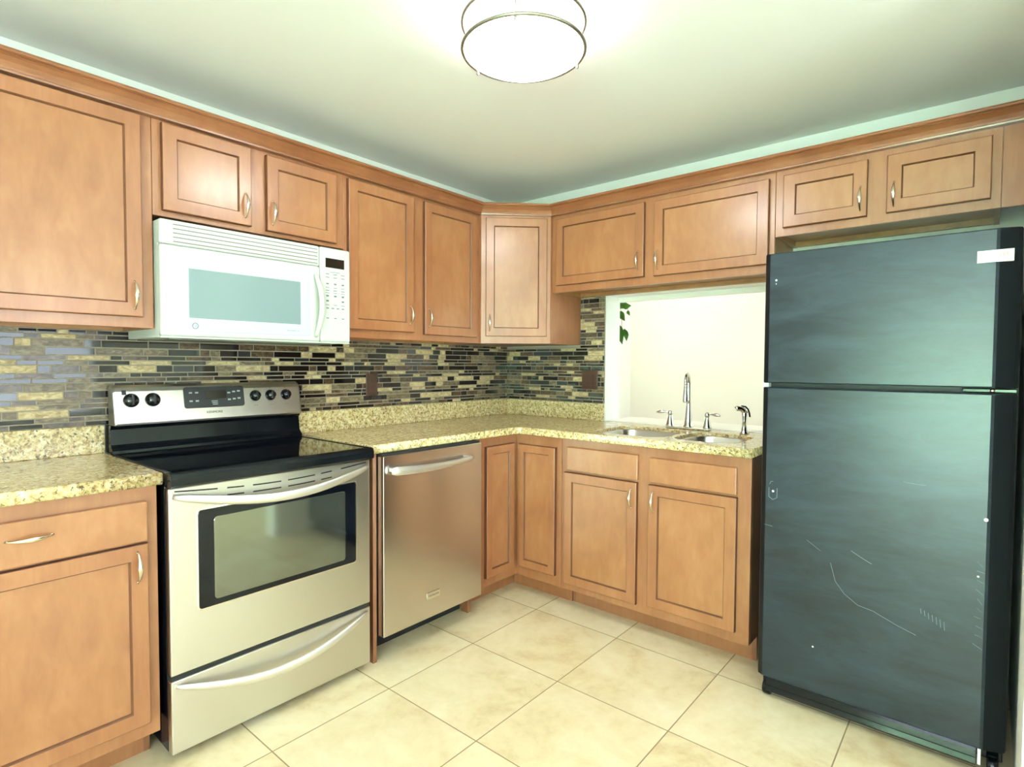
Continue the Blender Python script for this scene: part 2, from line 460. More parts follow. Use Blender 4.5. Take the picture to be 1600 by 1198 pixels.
wall_cabinet('wide maple wall cabinet above the left counter, beside the white microwave', (FX, -2.82), A90, .602, 1.365, ZT, .302,
             [(.04, .566, 1.401, 2.075, .540, 1.472)])
wall_cabinet('short maple wall cabinet with two small doors above the white microwave', (FX, -2.218), A90, .748, 1.755, ZT, .302,
             [(.027, .334, 1.774, 2.073, .309, 1.85), (.395, .706, 1.770, 2.066, .416, 1.842)])
wall_cabinet('tall two-door maple wall cabinet between the microwave and the corner', (FX, -1.470), A90, .879, 1.365, ZT, .302,
             [(.018, .392, 1.403, 2.070, .364, 1.487), (.462, .842, 1.396, 2.066, .486, 1.482)])
nd = math.atan2(.288, .297); dl = math.hypot(.297, .288)
# the diagonal corner unit: footprint in its own frame
def to_local(px, py):
    dx, dy = px-.303, py+.591
    return (dx*math.cos(nd)+dy*math.sin(nd), -dx*math.sin(nd)+dy*math.cos(nd))
foot = [to_local(*q) for q in ((.316, -.5895), (.598, -.3165), (.598, -.001), (.001, -.001), (.001, -.5895))]
wall_cabinet('pale single-door diagonal maple wall cabinet in the corner', (.303, -.591), nd, dl, 1.365, ZT, .3,
             [(.036, .382, 1.405, 2.068, .059, 1.480)], foot)
wall_cabinet('low maple wall cabinet with two doors above the pass-through opening', (.600, -FX), 0, 1.188, 1.652, ZT, .302,
             [(.036, .576, 1.69, 2.060, .546, 1.774), (.630, 1.165, 1.688, 2.054, .652, 1.765)])
wall_cabinet('short maple wall cabinet above the black refrigerator', (1.788, -FX), 0, .739, 1.802, ZT, .302,
             [(.034, .340, 1.835, 2.055, .318, 1.905), (.404, .711, 1.836, 2.054, .428, 1.903)])
o = quick('filler_panel', 'wood', None, (2.5275, 2.5995, -FX, -FX+.018, 1.802, ZT), bev=.001)
tag(o, 'plain maple filler strip right of the cabinet above the refrigerator', 'filler panel')

# crown moulding, mitred along all wall cabinets
prof = [(.0005, 2.081), (.026, 2.081), (.027, 2.087), (.023, 2.090), (.026, 2.096), (.034, 2.108), (.046, 2.119), (.052, 2.123), (.050, 2.126), (.058, 2.129), (.061, 2.134), (.058, 2.140), (.0005, 2.142)]
path = [Vector((FX, -2.82)), Vector((FX, -.591)), Vector((.600, -FX)), Vector((XR-.001, -FX))]
def offset_path(d):
    out = []
    for i, p in enumerate(path):
        ns = []
        for a, b in ((i-1, i), (i, i+1)):
            if a >= 0 and b < len(path):
                t = (path[b]-path[a]).normalized(); ns.append(Vector((t.y, -t.x)))
        if len(ns) == 1: out.append(p+ns[0]*d)
        else:
            m_ = (ns[0]+ns[1]).normalized(); out.append(p+m_*(d/m_.dot(ns[0])))
    return out
bm = bmesh.new()
cols = [[Vector((q.x, q.y, z)) for q in offset_path(d)] for d, z in prof]
V = [[bm.verts.new(c_) for c_ in row] for row in cols]; fs = []
for i in range(len(V)):
    a, b = V[i], V[(i+1) % len(V)]
    for j in range(3): fs.append(bm.faces.new((a[j], a[j+1], b[j+1], b[j])))
fs.append(bm.faces.new([r_[0] for r_ in V])); fs.append(bm.faces.new([r_[3] for r_ in V][::-1]))
bmesh.ops.recalc_face_normals(bm, faces=fs)
tag(obj('crown_moulding', bm, 'crown'), 'long maple crown moulding running along the tops of all wall cabinets', 'moulding')

def base_cabinet(label, loc, rotz, wdt, depth, doors, drawers, toe=.11, left_side=True, h=.876):
    r = thing('base_cabinet', label, 'cabinet', (loc[0], loc[1], 0), rotz, 'maple base cabinets')
    bm = bmesh.new(); g = .001; t = .018; zb = .105
    for x0 in (g, wdt-t-g):
        prism(bm, [(.018, zb), (toe, zb), (toe, 0), (depth, 0), (depth, h-.001), (.018, h-.001)], 'X', x0, x0+t)
    box(bm, t+g, wdt-t-g, .018, depth, zb, zb+.018); box(bm, t+g, wdt-t-g, depth-.01, depth, zb+.018, h-.001)
    obj('carcass', bm, 'wood_dark', r)
    bm = bmesh.new(); box(bm, g, wdt-g, 0, .018, zb, h-.001, .0015); obj('face_frame', bm, 'wood', r)
    bm = bmesh.new(); box(bm, t+g, wdt-t-g, toe, toe+.016, 0.0005, zb); obj('toe_kick', bm, 'wood', r)
    for (u0, u1, z0, z1, hs) in drawers:
        d = drawer_front(r, u0, u1, z0, z1)
        if hs: bow_handle(d, (u0+u1)/2, (z0+z1)/2+.012, -.02, .1, True)
    for (u0, u1, z0, z1, hs, hz) in doors:
        d = shaker('door', r, u0, u1, z0, z1)
        if hs is not None: bow_handle(d, hs, hz, -.02)
    return r
BF = .565
base_cabinet('maple base cabinet with a drawer under the left counter, beside the range', (BF, -2.91), A90, .609, .564,
             [(.03, .578, .150, .705, .549, .638)], [(.03, .577, .712, .832, True)], toe=.1)
base_cabinet('maple sink base cabinet with two drawer fronts and two doors', (.862, -BF), 0, .930, .564,
             [(.024, .428, .140, .708, .403, .634), (.485, .877, .150, .708, .512, .635)],
             [(.042, .432, .720, .836, False), (.490, .875, .720, .831, False)])
# inside-corner unit: two leaves meeting at a right angle
r = thing('corner_base_cabinet', 'maple corner base cabinet with two narrow doors meeting at the inside corner', 'cabinet', (0, 0, 0))
bm = bmesh.new()
prism(bm, [(.001, -.9), (.546, -.9), (.546, -.546), (.861, -.546), (.861, -.001), (.001, -.001)], 'Z', .105, .875)
prism(bm, [(.001, -.9), (.447, -.9), (.447, -.447), (.861, -.447), (.861, -.001), (.001, -.001)], 'Z', .0005, .105)
obj('carcass', bm, 'wood_dark', r)
bm = bmesh.new()
box(bm, .5465, BF, -.9, -BF-.0005, .105, .875, .001); box(bm, BF-.018, .8612, -BF, -.5465, .105, .875, .001)
obj('face_frame', bm, 'wood', r)
bm = bmesh.new(); box(bm, .4475, .463, -.9, -.463, .0005, .1045); box(bm, .4475, .8612, -.4629, -.4475, .0005, .1045)
obj('toe_kick', bm, 'wood', r)
d = shaker('door', r, .586, .830, .160, .822, -BF, .044)
d2 = shaker('door', r, -.826, -.607, .152, .828, 0, .044)
d2.rotation_euler = (0, 0, A90); d2.location = (BF, 0, 0)
o = quick('cabinet_end_panel', 'wood_dark', None, (.02, .585, -1.521, -1.503, 0.0005, .8755), bev=.001)
tag(o, 'narrow brown end panel between the range and the dishwasher', 'end panel')
o = quick('wood_block', 'wood_dark', None, (.50, .545, -.925, -.902, 0.0005, .104))
tag(o, 'small brown wood block under the right end of the dishwasher', 'wood block')

# ---------------------------------------------------------------- counters
def slab(name, outlines, z0, z1, bev, mat):
    cu = bpy.data.curves.new(name, 'CURVE'); cu.dimensions = '2D'; cu.fill_mode = 'BOTH'
    cu.extrude = (z1-z0)/2-bev; cu.bevel_depth = bev; cu.bevel_resolution = 2; cu.offset = -bev
    for pts in outlines:
        s = cu.splines.new('POLY'); s.points.add(len(pts)-1); s.use_cyclic_u = True
        for q, p_ in zip(s.points, pts): q.co = (p_[0], p_[1], 0, 1)
    t = bpy.data.objects.new(name+'_curve', cu); C.objects.link(t)
    bpy.context.view_layer.update()
    me = bpy.data.meshes.new_from_object(t.evaluated_get(bpy.context.evaluated_depsgraph_get()))
    bpy.data.objects.remove(t); bpy.data.curves.remove(cu)
    for v in me.vertices: v.co.z += (z0+z1)/2
    me.name = name; me.materials.clear(); me.materials.append(M[mat])
    o = bpy.data.objects.new(name, me); C.objects.link(o); return o
CT, CB, CE = .914, .8765, .594
o = slab('countertop', [[(.001, -2.95), (CE, -2.95), (CE, -2.294), (.001, -2.294)]], CB, CT, .005, 'granite')
tag(o, 'short speckled gold granite countertop left of the range', 'countertop', 'granite countertops')
quick('upstand', 'granite', o, (.0012, .021, -2.95, -2.2955, CT+.0002, 1.016), bev=.002)
bowlA = rrect(.985, 1.365, -.505, -.135, .085); bowlB = rrect(1.40, 1.690, -.490, -.150, .085)
L_out = [(.001, -.001), (.001, -1.533), (CE, -1.533), (CE, -.64), (CE+.012, -.606), (CE+.046, -.594), (1.798, -.594), (1.798, -.001)]
o = slab('countertop', [L_out, bowlA, bowlB], CB, CT, .005, 'granite')
tag(o, 'speckled gold granite countertop running round the corner to the sink', 'countertop', 'granite countertops')
bm = bmesh.new(); box(bm, .0012, .021, -1.533, -.0012, CT+.0002, 1.016, .002); box(bm, .0215, .772, -.021, -.0012, CT+.0002, 1.016, .002)
obj('upstand', bm, 'granite', o)

# sink with two bowls hung under the granite
r = thing('kitchen_sink', 'stainless double-bowl sink set under the granite countertop', 'sink', (1.33, -.32, .70))
def bowl(x0, x1, y0, y1, dep):
    def lp(g, z): return [(x-1.33, y+.32, z-.70) for x, y in rrect(x0-g, x1+g, y0-g, y1+g, .085+g)]
    bm = bmesh.new()
    rings_bridge(bm, [lp(-.0015, .884), lp(-.0015, .896), lp(-.004, .897), lp(-.006, .894), lp(-.010, .80), lp(-.012, CT-dep+.02), lp(-.03, CT-dep)], smooth=True)
    return obj('bowl', bm, 'steel', r)
b1 = bowl(.985, 1.365, -.505, -.135, .2); b2 = bowl(1.40, 1.690, -.490, -.150, .18)
for b_, (x, y, z) in ((b1, (1.175, -.32, .714)), (b2, (1.545, -.32, .734))):
    bm = bmesh.new(); lathe(bm, [(.045, 0), (.043, .003), (.034, .003), (.03, -.002 + .003), (0, .001)], (x-1.33, y+.32, z-.70+.0004), 24)
    obj('drain', bm, 'chrome', b_)

# bridge faucet
fy = -.075
r = thing('bridge_faucet', 'chrome two-handle gooseneck faucet behind the double-bowl sink', 'faucet', (1.318, fy, CT))
bm = bmesh.new()
box(bm, -.115, .115, -.024, .024, .0003, .012, .005)
obj('base_plate', bm, 'chrome', r)
bm = bmesh.new()
lathe(bm, [(.0, .011), (.026, .011), (.026, .016), (.021, .024), (.019, .04), (.016, .075), (.0125, .11), (.0115, .13), (.0115, .135)], (0, 0, 0), 24)
pts = []
for i in range(5): pts.append((0, 0, .13+i*.025))
Rg = .052
for i in range(1, 15):
    a = PI*i/15*1.06; pts.append((-.0*i, -Rg+Rg*math.cos(a), .23+Rg*1.15*math.sin(a)))
pts = [(p_[0]+.026*max(0, -p_[1])/.1, p_[1], p_[2]) for p_ in pts]
loft(bm, pts, [(.0108-.003*min(1, max(0, i-4)/14), .0108-.003*min(1, max(0, i-4)/14)) for i in range(len(pts))], 14, side=(1, 0, 0))
end = Vector(pts[-1])
lathe(bm, [(.0, -.085), (.0125, -.085), (.0135, -.08), (.012, -.05), (.0088, -.02), (.0085, .006), (0, .01)], end, 18)
obj('spout', bm, 'chrome', r)
for s in (-1, 1):
    bm = bmesh.new()
    lathe(bm, [(0, .011), (.023, .011), (.023, .016), (.019, .026), (.015, .045), (.0105, .062), (.010, .068), (.0128, .074), (.0135, .082), (.011, .09), (.005, .094), (0, .096)], (s*.1, 0, 0), 24)
    hb = obj('handle', bm, 'chrome', r)
    bm = bmesh.new(); pts = []; rad = []
    for i in range(13):
        t = i/12; pts.append((s*(.106+.066*t), -.012*t, .082+.004*math.sin(PI*t)-.002*t)); q = .0038+.0075*math.sin(PI*min(1, max(0, (t-.22)/.8)))
        rad.append((q*.85, q))
    loft(bm, pts, rad, 12); obj('lever', bm, 'chrome', hb)
r = thing('side_sprayer', 'chrome side sprayer standing on the granite by the refrigerator', 'sprayer', (1.605, -.085, CT))
bm = bmesh.new(); lathe(bm, [(0, .0003), (.021, .0003), (.021, .005), (.015, .012), (.0125, .03), (.0115, .038), (0, .038)], (0, 0, 0), 20); obj('base', bm, 'chrome', r)
bm = bmesh.new()
lathe(bm, [(0, .036), (.0105, .038), (.0095, .06), (.012, .085), (.013, .1), (.0115, .108), (0, .11)], (0, 0, 0), 18)
loft(bm, [(.004, .003, .1), (-.004, -.004, .115), (-.014, -.014, .124), (-.028, -.026, .125), (-.034, -.03, .121)], [(.012, .012), (.0135, .0135), (.013, .013), (.0135, .0135), (.012, .012)], 14, side=(0, 0, 1))
obj('spray_head', bm, 'chrome', r)
bm = bmesh.new(); loft(bm, [(-.012, -.01, .136), (.004, .002, .133), (.014, .01, .12), (.019, .014, .1), (.021, .016, .083)], [(.004, .006)]*5, 10, side=(0, 0, 1)); obj('trigger', bm, 'black_gloss', r)

# ---------------------------------------------------------------- mosaic backsplashes
rows = 'sLLsLsLsLLssLssLssLs'
def mosaic(bm, length, z0, z1, zmin_start):
    """tiles in a local frame: x along the wall, front at y = 0 (towards -y)"""
    z = z0; k = 0; gap = .0034
    seq = 'ssLssLLssLssLLssLsLssLsLssLLssL'
    while z < z1-.006:
        h = .0285 if seq[k % len(seq)] == 'L' else .0178
        h = min(h, z1-z)
        x = zmin_start(z) - random.uniform(0, .06); last = -1
        while x < length:
            wd = random.choice((.035, .05, .07, .09, .11, .13)) * random.uniform(.9, 1.1)
            if h > .02: wd *= 1.15
            a, b = max(x, zmin_start(z))+gap/2, min(x+wd, length)-gap/2
            if b-a > .004:
                rr = random.random()
                m_ = 1 if rr < .46 else 2 if rr < .51 else 3 if rr < .69 else 4 if rr < .86 else 5
                if m_ == last and random.random() < .6: m_ = random.choice((1, 3, 4, 5))
                last = m_
                d_ = -.0042 if m_ in (1, 2) else -.0042-random.uniform(0, .001)
                p0 = [(a, 0, z+gap/2), (b, 0, z+gap/2), (b, 0, z+h-gap/2), (a, 0, z+h-gap/2)]
                e = .0008
                p1 = [(a+e, d_, z+gap/2+e), (b-e, d_, z+gap/2+e), (b-e, d_, z+h-gap/2-e), (a+e, d_, z+h-gap/2-e)]
                q0 = [bm.verts.new(v) for v in p0]; q1 = [bm.verts.new(v) for v in p1]
                for i in range(4):
                    f = bm.faces.new((q0[i], q0[(i+1) % 4], q1[(i+1) % 4], q1[i])); f.material_index = m_
                f = bm.faces.new(q1); f.material_index = m_
            x += wd
        z += h; k += 1
TM = ['grout', 't_glass', 't_slate', 't_brown', 't_tan', 't_beige']
bm = bmesh.new(); mosaic(bm, 2.895, 1.0165, 1.364, lambda z: 0.0)
box(bm, 0, 2.895, -.0025, .0055, 1.0165, 1.364)
o = obj('mosaic_backsplash', bm, TM); o.rotation_euler = (0, 0, A90); o.location = (.006, -2.9, 0)
tag(o, 'dark glass and stone mosaic backsplash on the wall behind the range', 'backsplash', 'mosaic backsplashes')
bm = bmesh.new(); mosaic(bm, .772, 1.0165, 1.651, lambda z: .0115 if z < 1.34 else .6015)
box(bm, .0115, .772, -.0025, .0055, 1.0165, 1.362); box(bm, .6015, .772, -.0025, .0055, 1.362, 1.651)
o = obj('mosaic_backsplash', bm, TM); o.location = (0, -.006, 0)
tag(o, 'dark mosaic backsplash strip on the wall beside the pass-through opening', 'backsplash', 'mosaic backsplashes')

def outlet(label, loc, rotz, gangs):
    wdt = .073 if gangs == 1 else .112; hh = .117
    r = thing('wall_outlet', label, 'outlet', loc, rotz, 'brown wall outlets')
    bm = bmesh.new(); box(bm, -wdt/2, wdt/2, -.006, 0, -hh/2, hh/2, .0025); obj('cover_plate', bm, 'outlet', r)
    for i in range(gangs):
        cx = 0 if gangs == 1 else (-.023 if i == 0 else .023)
        if gangs == 2 and i == 0:
            bm = bmesh.new(); box(bm, cx-.0165, cx+.0165, -.0085, -.0059, -.034, .034, .001)
            prism(bm, [(-.0084, -.03), (-.0115, .03), (-.0084, .03)], 'X', cx-.013, cx+.013); obj('switch', bm, 'outlet', r); continue
        bm = bmesh.new()
        box(bm, cx-.017, cx+.017, -.0085, -.0059, -.036, .036, .001)
        s_ = obj('receptacle', bm, 'outlet', r)
        for zc in (-.019, .019):
            bm = bmesh.new()
            box(bm, cx-.008, cx-.0055, -.0089, -.0084, zc-.002, zc+.007); box(bm, cx+.0055, cx+.008, -.0089, -.0084, zc-.002, zc+.006)
            box(bm, cx-.0025, cx+.0025, -.0089, -.0084, zc-.011, zc-.006)
            obj('socket_slots', bm, 'outlet_dark', s_)
outlet('single brown outlet in the mosaic right of the range', (.0118, -1.111, 1.137), A90, 1)
outlet('double brown outlet plate in the mosaic beside the pass-through', (.676, -.0118, 1.157), 0, 2)

# ---------------------------------------------------------------- range
RW = .733
r = thing('electric_range', 'stainless electric range with black glass cooktop between the counters', 'range', (.612, -2.287, 0), A90)
def Y(x): return .612-x     # world distance from the wall -> local y
bm = bmesh.new(); box(bm, 0.002, RW-.002, Y(.578), Y(.045), .03, .893, .003); obj('body', bm, 'black_gloss', r)
bm = bmesh.new()
prism(bm, [(Y(.632), .868), (Y(.640), .874), (Y(.640), .897), (Y(.634), .909), (Y(.622), .9135), (Y(.612), .9125), (Y(.606), .9095), (Y(.09), .9095), (Y(.085), .9135), (Y(.05), .9135), (Y(.05), .868)], 'X', 0.0, RW)
box(bm, 0, .013, Y(.606), Y(.09), .9095, .9135, .001); box(bm, RW-.013, RW, Y(.606), Y(.09), .9095, .9135, .001)
ct = obj('cooktop', bm, 'black_gloss', r)
bm = bmesh.new(); box(bm, .014, RW-.014, Y(.605), Y(.091), .9096, .9112, .0005); obj('glass_surface', bm, 'black_glass', ct)
# backguard
bm = bmesh.new()
prism(bm, [(Y(.088), .914), (Y(.086), .924), (Y(.074), .934), (Y(.066), .945), (Y(.058), 1.0), (Y(.066), 1.008), (Y(.068), 1.016), (Y(.003), 1.016), (Y(.003), .914)], 'X', -.003, RW+.003)
bgd = obj('backguard', bm, 'black_gloss', r)
bm = bmesh.new()
ol = [(Y(.098), 1.017), (Y(.101), 1.024), (Y(.096), 1.045), (Y(.078), 1.140), (Y(.07), 1.155), (Y(.055), 1.163), (Y(.03), 1.163), (Y(.03), 1.017)]
ins = [(u_, k) for u_, k in ((0.004, 0.0), (.001, .004), (0, .012))]
sect = []
for uu, sh in ((.002, .010), (.004, .004), (.010, .0), (RW-.010, .0), (RW-.004, .004), (RW-.002, .010)):
    cy = sum(p_[0] for p_ in ol)/len(ol)
    sect.append([(uu, p_[0]+sh*.5, max(1.017, p_[1]-sh)) for p_ in ol])
rings_bridge(bm, sect, close_first=True, close_last=True)
fas = obj('control_fascia', bm, 'steel', bgd)
tilt = math.atan2(.018, .095)     # lean of the fascia face
def fz(z): return Y(.096)+(z-1.045)*(.018/.095)
fascia_rot = Matrix.Rotation(PI/2-tilt, 4, 'X')
for yk, rk in ((-2.229, .026), (-2.158, .026), (-1.767, .0235), (-1.699, .0235), (-1.628, .0235)):
    bm = bmesh.new(); c = (yk+2.287, fz(1.107)-.0003, 1.107)
    lathe(bm, [(0, 0), (rk, 0), (rk, .004), (rk*.92, .008), (rk*.80, .009), (rk*.74, .02), (rk*.66, .024), (0, .0245)], c, 28, fascia_rot)
    kn = obj('knob', bm, 'knob', fas)
    bm = bmesh.new()
    for q in (0,):
        t = bmesh.new(); box(t, -.0045, .0045, -rk*.74, rk*.74, .018, .029, .002); merge(bm, t, 0, Matrix.Translation(c) @ fascia_rot)
    obj('grip', bm, 'knob', kn)
def on_fascia(name, u0, u1, z0, z1, th, mat, par, rr=.006):
    bm = bmesh.new(); zc = (z0+z1)/2; t = bmesh.new()
    def lp(g, h): return [(x, y, h) for x, y in rrect(-(u1-u0)/2+g, (u1-u0)/2-g, -(z1-z0)/2+g, (z1-z0)/2-g, rr)]
    rings_bridge(t, [lp(0, -.001), lp(0, th*.7), lp(th*.3, th)])
    merge(bm, t, 0, Matrix.Translation(((u0+u1)/2, fz(zc), zc)) @ fascia_rot)
    return obj(name, bm, mat, par)
dp = on_fascia('display_panel', .237, .472, 1.066, 1.151, .003, 'black_matte', fas, .01)
bz = on_fascia('clock_window', .315, .40, 1.10, 1.135, .0034, 'lcd', dp, .003)
rx = PI/2-tilt
def fascia_text(s, u, z, size, mat, par, name='print', lift=.0036): 
    return text_mesh(name, s, size, (u, fz(z)-lift, z), (rx, 0, 0), mat, par, depth=.0002)
for cu_, cz_ in ((.262, 1.128), (.285, 1.128), (.262, 1.095), (.285, 1.095), (.41, 1.124), (.43, 1.128), (.45, 1.13), (.41, 1.096), (.43, 1.098), (.45, 1.10)):
    bm = bmesh.new(); t = bmesh.new(); box(t, -.006, .006, -.003, .003, 0, .0004); merge(bm, t, 0, Matrix.Translation((cu_, fz(cz_)-.0031, cz_)) @ fascia_rot)
    obj('touch_key_print', bm, 'print_light', dp)
for q in range(3):
    bm = bmesh.new(); t = bmesh.new(); box(t, -.013+.002*q, .011, -.0012, .0012, 0, .0004); merge(bm, t, 0, Matrix.Translation((.352, fz(1.092-.0065*q)-.0031, 1.092-.0065*q)) @ fascia_rot)
    obj('menu_print', bm, 'print_light', dp)
fascia_text('KENMORE', .349, 1.048, .0135, 'black_matte', fas, 'brand_lettering', .0004)
on_fascia('indicator', .030, .044, 1.128, 1.145, .001, 'black_matte', fas, .001)
for yk in (-2.229, -2.158, -1.767, -1.699, -1.628):
    fascia_text('LO  HI', yk+2.287, 1.066, .006, 'mw_line', fas, 'knob_lettering', .0004)
    fascia_text('OFF', yk+2.287, 1.140, .005, 'mw_line', fas, 'knob_lettering', .0004)
# oven door
bm = bmesh.new(); box(bm, .001, RW-.001, 0, .032, .280, .864, .004); od = obj('oven_door', bm, 'steel', r)
def panel_front(name, u0, u1, z0, z1, y0, y1, rad, mat, par):
    bm = bmesh.new()
    def lp(g, y): return [(x, y, z) for x, z in rrect(u0+g, u1-g, z0+g, z1-g, rad)]
    rings_bridge(bm, [lp(0, y1), lp(0, y0+.001), lp(.0015, y0)]); return obj(name, bm, mat, par)
panel_front('window_trim', .079, .669, .461, .787, -.0025, .001, .012, 'steel_handle', od)
wn_ = panel_front('oven_window', .084, .664, .466, .782, -.004, .0, .01, 'black_glass', od)
panel_front('inner_pane', .131, .616, .485, .755, -.0048, -.0039, .012, 'oven_glass', wn_)
bm = bmesh.new(); pts = []; rad = []
for i in range(31):
    t = i/30; s = math.sin(PI*t)
    pts.append((.012+(RW-.024)*t, -.004-.046*s**.6, .838-.047*s))
    rad.append((.007+.0095*s**.4, .004+.007*s**.5))
loft(bm, pts, rad, 16, side=(0, 0, 1)); obj('door_handle', bm, 'handle_satin', od)
bm = bmesh.new()
def slot_row(a, b, z_end, dip):
    bm = bmesh.new()
    k = max(2, int((b-a)/.02))
    for i in range(k):
        u0_, u1_ = a+(b-a)*i/k, a+(b-a)*(i+1)/k
        z0_, z1_ = (z_end-dip*math.sin(PI*u_/RW) for u_ in (u0_, u1_))
        prism(bm, [(u0_, z0_-.0022), (u1_, z1_-.0022), (u1_, z1_+.0022), (u0_, z0_+.0022)], 'Y', -.0006, .001)
    obj('vent_slot', bm, 'dark', od)
for a, b in ((.018, .145), (.175, .23), (.26, .36), (.385, .49), (.515, .56), (.60, .715)): slot_row(a, b, .855, .022)
for a, b in ((.175, .23), (.26, .36), (.385, .49), (.515, .56)): slot_row(a, b, .829, .018)
bm = bmesh.new(); box(bm, .002, RW-.002, .006, .05, .262, .281); obj('gap_strip', bm, 'dark', r)
bm = bmesh.new(); box(bm, .001, RW-.001, 0, .032, .033, .264, .004); dw_ = obj('storage_drawer', bm, 'steel', r)
bm = bmesh.new(); pts = []; rad = []
for i in range(31):
    t = i/30; s = math.sin(PI*t)
    pts.append((.014+(RW-.03)*t, -.003-.036*s**.6, .247-.067*s)); rad.append((.005+.0105*s**.45, .004+.006*s**.5))
loft(bm, pts, rad, 16, side=(0, 0, 1)); obj('drawer_handle', bm, 'handle_satin', dw_)
for u_ in (.05, RW-.05):
    for y_ in (.07, .48):
        bm = bmesh.new(); lathe(bm, [(0, 0.0003), (.018, 0.0003), (.018, .012), (.008, .014), (.008, .031), (0, .031)], (u_, y_, 0), 14); obj('foot', bm, 'black_matte', r)

# ---------------------------------------------------------------- dishwasher
DWW = .588; DX = .626
r = thing('dishwasher', 'stainless dishwasher with bar handle under the corner countertop', 'dishwasher', (DX, -1.4985, 0), A90)
bm = bmesh.new(); box(bm, .003, DWW-.003, .045, .60, .104, .868); obj('body', bm, 'black_matte', r)
bm = bmesh.new(); box(bm, 0, DWW, 0, .042, .113, .866, .003); dd = obj('door', bm, 'steel_dw', r)
bm = bmesh.new(); pts = []; rad = []
for i in range(25):
    t = i/24; s = math.sin(PI*t)
    pts.append((.03+.475*t, -.020-.016*s**.7, .805-.008*s)); e = min(1, min(t, 1-t)/.02+.72); rad.append((.019*e*(1-.3*t), .008*e))
loft(bm, pts, rad, 14, side=(0, 0, 1))
for u_ in (.048, .488): box(bm, u_-.01, u_+.01, -.022, .001, .799, .815, .002)
obj('handle', bm, 'handle_satin', dd)
bm = bmesh.new(); box(bm, .235, .31, -.003, .0005, .198, .228, .001); bd = obj('badge', bm, 'steel_handle', dd)
text_mesh('badge_lettering', 'KitchenAid', .0135, (.2725, -.0032, .213), (PI/2, 0, 0), 'print_dark', bd, depth=.0002)
bm = bmesh.new(); box(bm, .002, DWW-.002, .15, .165, .0005, .1039); obj('kick_plate', bm, 'dark', r)
bm = bmesh.new(); box(bm, .004, DWW-.004, .012, .05, .8665, .8755); obj('top_strip', bm, 'dark', r)

# ---------------------------------------------------------------- microwave
MW_, MX, MZ0, MZ1 = .742, .362, 1.335, 1.737
r = thing('microwave_oven', 'white over-the-range microwave with vent grille and keypad', 'microwave', (MX, -2.216, MZ0), A90)
hM = MZ1-MZ0
bm = bmesh.new(); box(bm, .002, MW_-.002, .034, MX-.0125, .0, hM-.001, .003); obj('case', bm, 'mw_white', r)
DU = .598       # door / control panel joint
GZ = .318       # grille joint
bm = bmesh.new(); box(bm, 0, DU-.001, 0, .034, .004, GZ-.001, .009, seg=4); dr = obj('door', bm, 'mw_white', r)
bm = bmesh.new(); box(bm, .0, MW_, .006, .034, -.002, .0045, .002); obj('bottom_lip', bm, 'mw_white', r)
panel_front('door_glass', .040, .548, .024, .294, -.0012, .004, .004, 'mw_glass', dr)
panel_front('window', .087, .508, .070, .243, -.0020, .0, .003, 'mw_screen', dr)
bm = bmesh.new(); torus(bm, (0, 0, 0), .0095, .0014, 28, 6)
bmesh.ops.transform(bm, matrix=Matrix.Translation((.108, -.0015, .043)) @ Matrix.Rotation(PI/2, 4, 'X') @ Matrix.Scale(.4, 4, (0, 0, 1)), verts=bm.verts)
lg = obj('round_logo', bm, 'print', dr)
text_mesh('logo_lettering', 'GE', .0105, (.108, -.0014, .043), (PI/2, 0, 0), 'print', lg, depth=.0002)
text_mesh('model_lettering', 'Spacemaker XL', .0085, (.475, -.0014, .044), (PI/2, 0, 0), 'print', dr, depth=.0002)
bm = bmesh.new(); pts = []; rad = []
for i in range(21):
    t = i/20; s = math.sin(PI*t)
    pts.append((.574+.016*s, -.002-.026*s**.8, .022+.262*t)); rad.append((.006+.007*s**.5, .004+.004*s))
loft(bm, pts, rad, 14, side=(1, 0, 0)); obj('handle', bm, 'mw_white', dr)
bm = bmesh.new(); box(bm, 0, DU-.001, .003, .034, GZ, hM, .008, seg=3); gr = obj('vent_grille', bm, 'mw_white', r)
bm = bmesh.new()
for q in range(5): box(bm, .042, DU-.012, .0022, .006, GZ+.009+.0145*q, GZ+.0125+.0145*q)
obj('vent_slot', bm, 'mw_line', gr)
bm = bmesh.new(); box(bm, DU, MW_, 0, .034, .004, hM, .008, seg=4); cp = obj('control_panel', bm, 'mw_white', r)
bm = bmesh.new(); box(bm, DU+.024, MW_-.030, -.0012, .002, .318, .358, .0005); obj('display', bm, 'lcd', cp)
for zrow, n_, hgt in ((.300, 1, .002), (.291, 3, .003), (.277, 3, .003), (.250, 3, .006), (.234, 3, .0022), (.222, 3, .003), (.212, 3, .0022), (.199, 3, .007), (.178, 2, .007), (.161, 3, .0025), (.147, 4, .0045), (.105, 3, .004)):
    for k in range(n_):
        if n_ == 1: uc, wd = DU+.069, .05
        else: uc, wd = DU+.033+(.074/(n_-1))*k, (.017 if hgt < .004 else .012)
        bm = bmesh.new(); box(bm, uc-wd/2, uc+wd/2, -.0006, .0015, zrow-hgt/2, zrow+hgt/2)
        obj('key_print', bm, 'print', cp)
bm = bmesh.new(); box(bm, .05, MW_-.05, .08, .30, -.004, .001); obj('underside_filter', bm, 'mw_line', r)

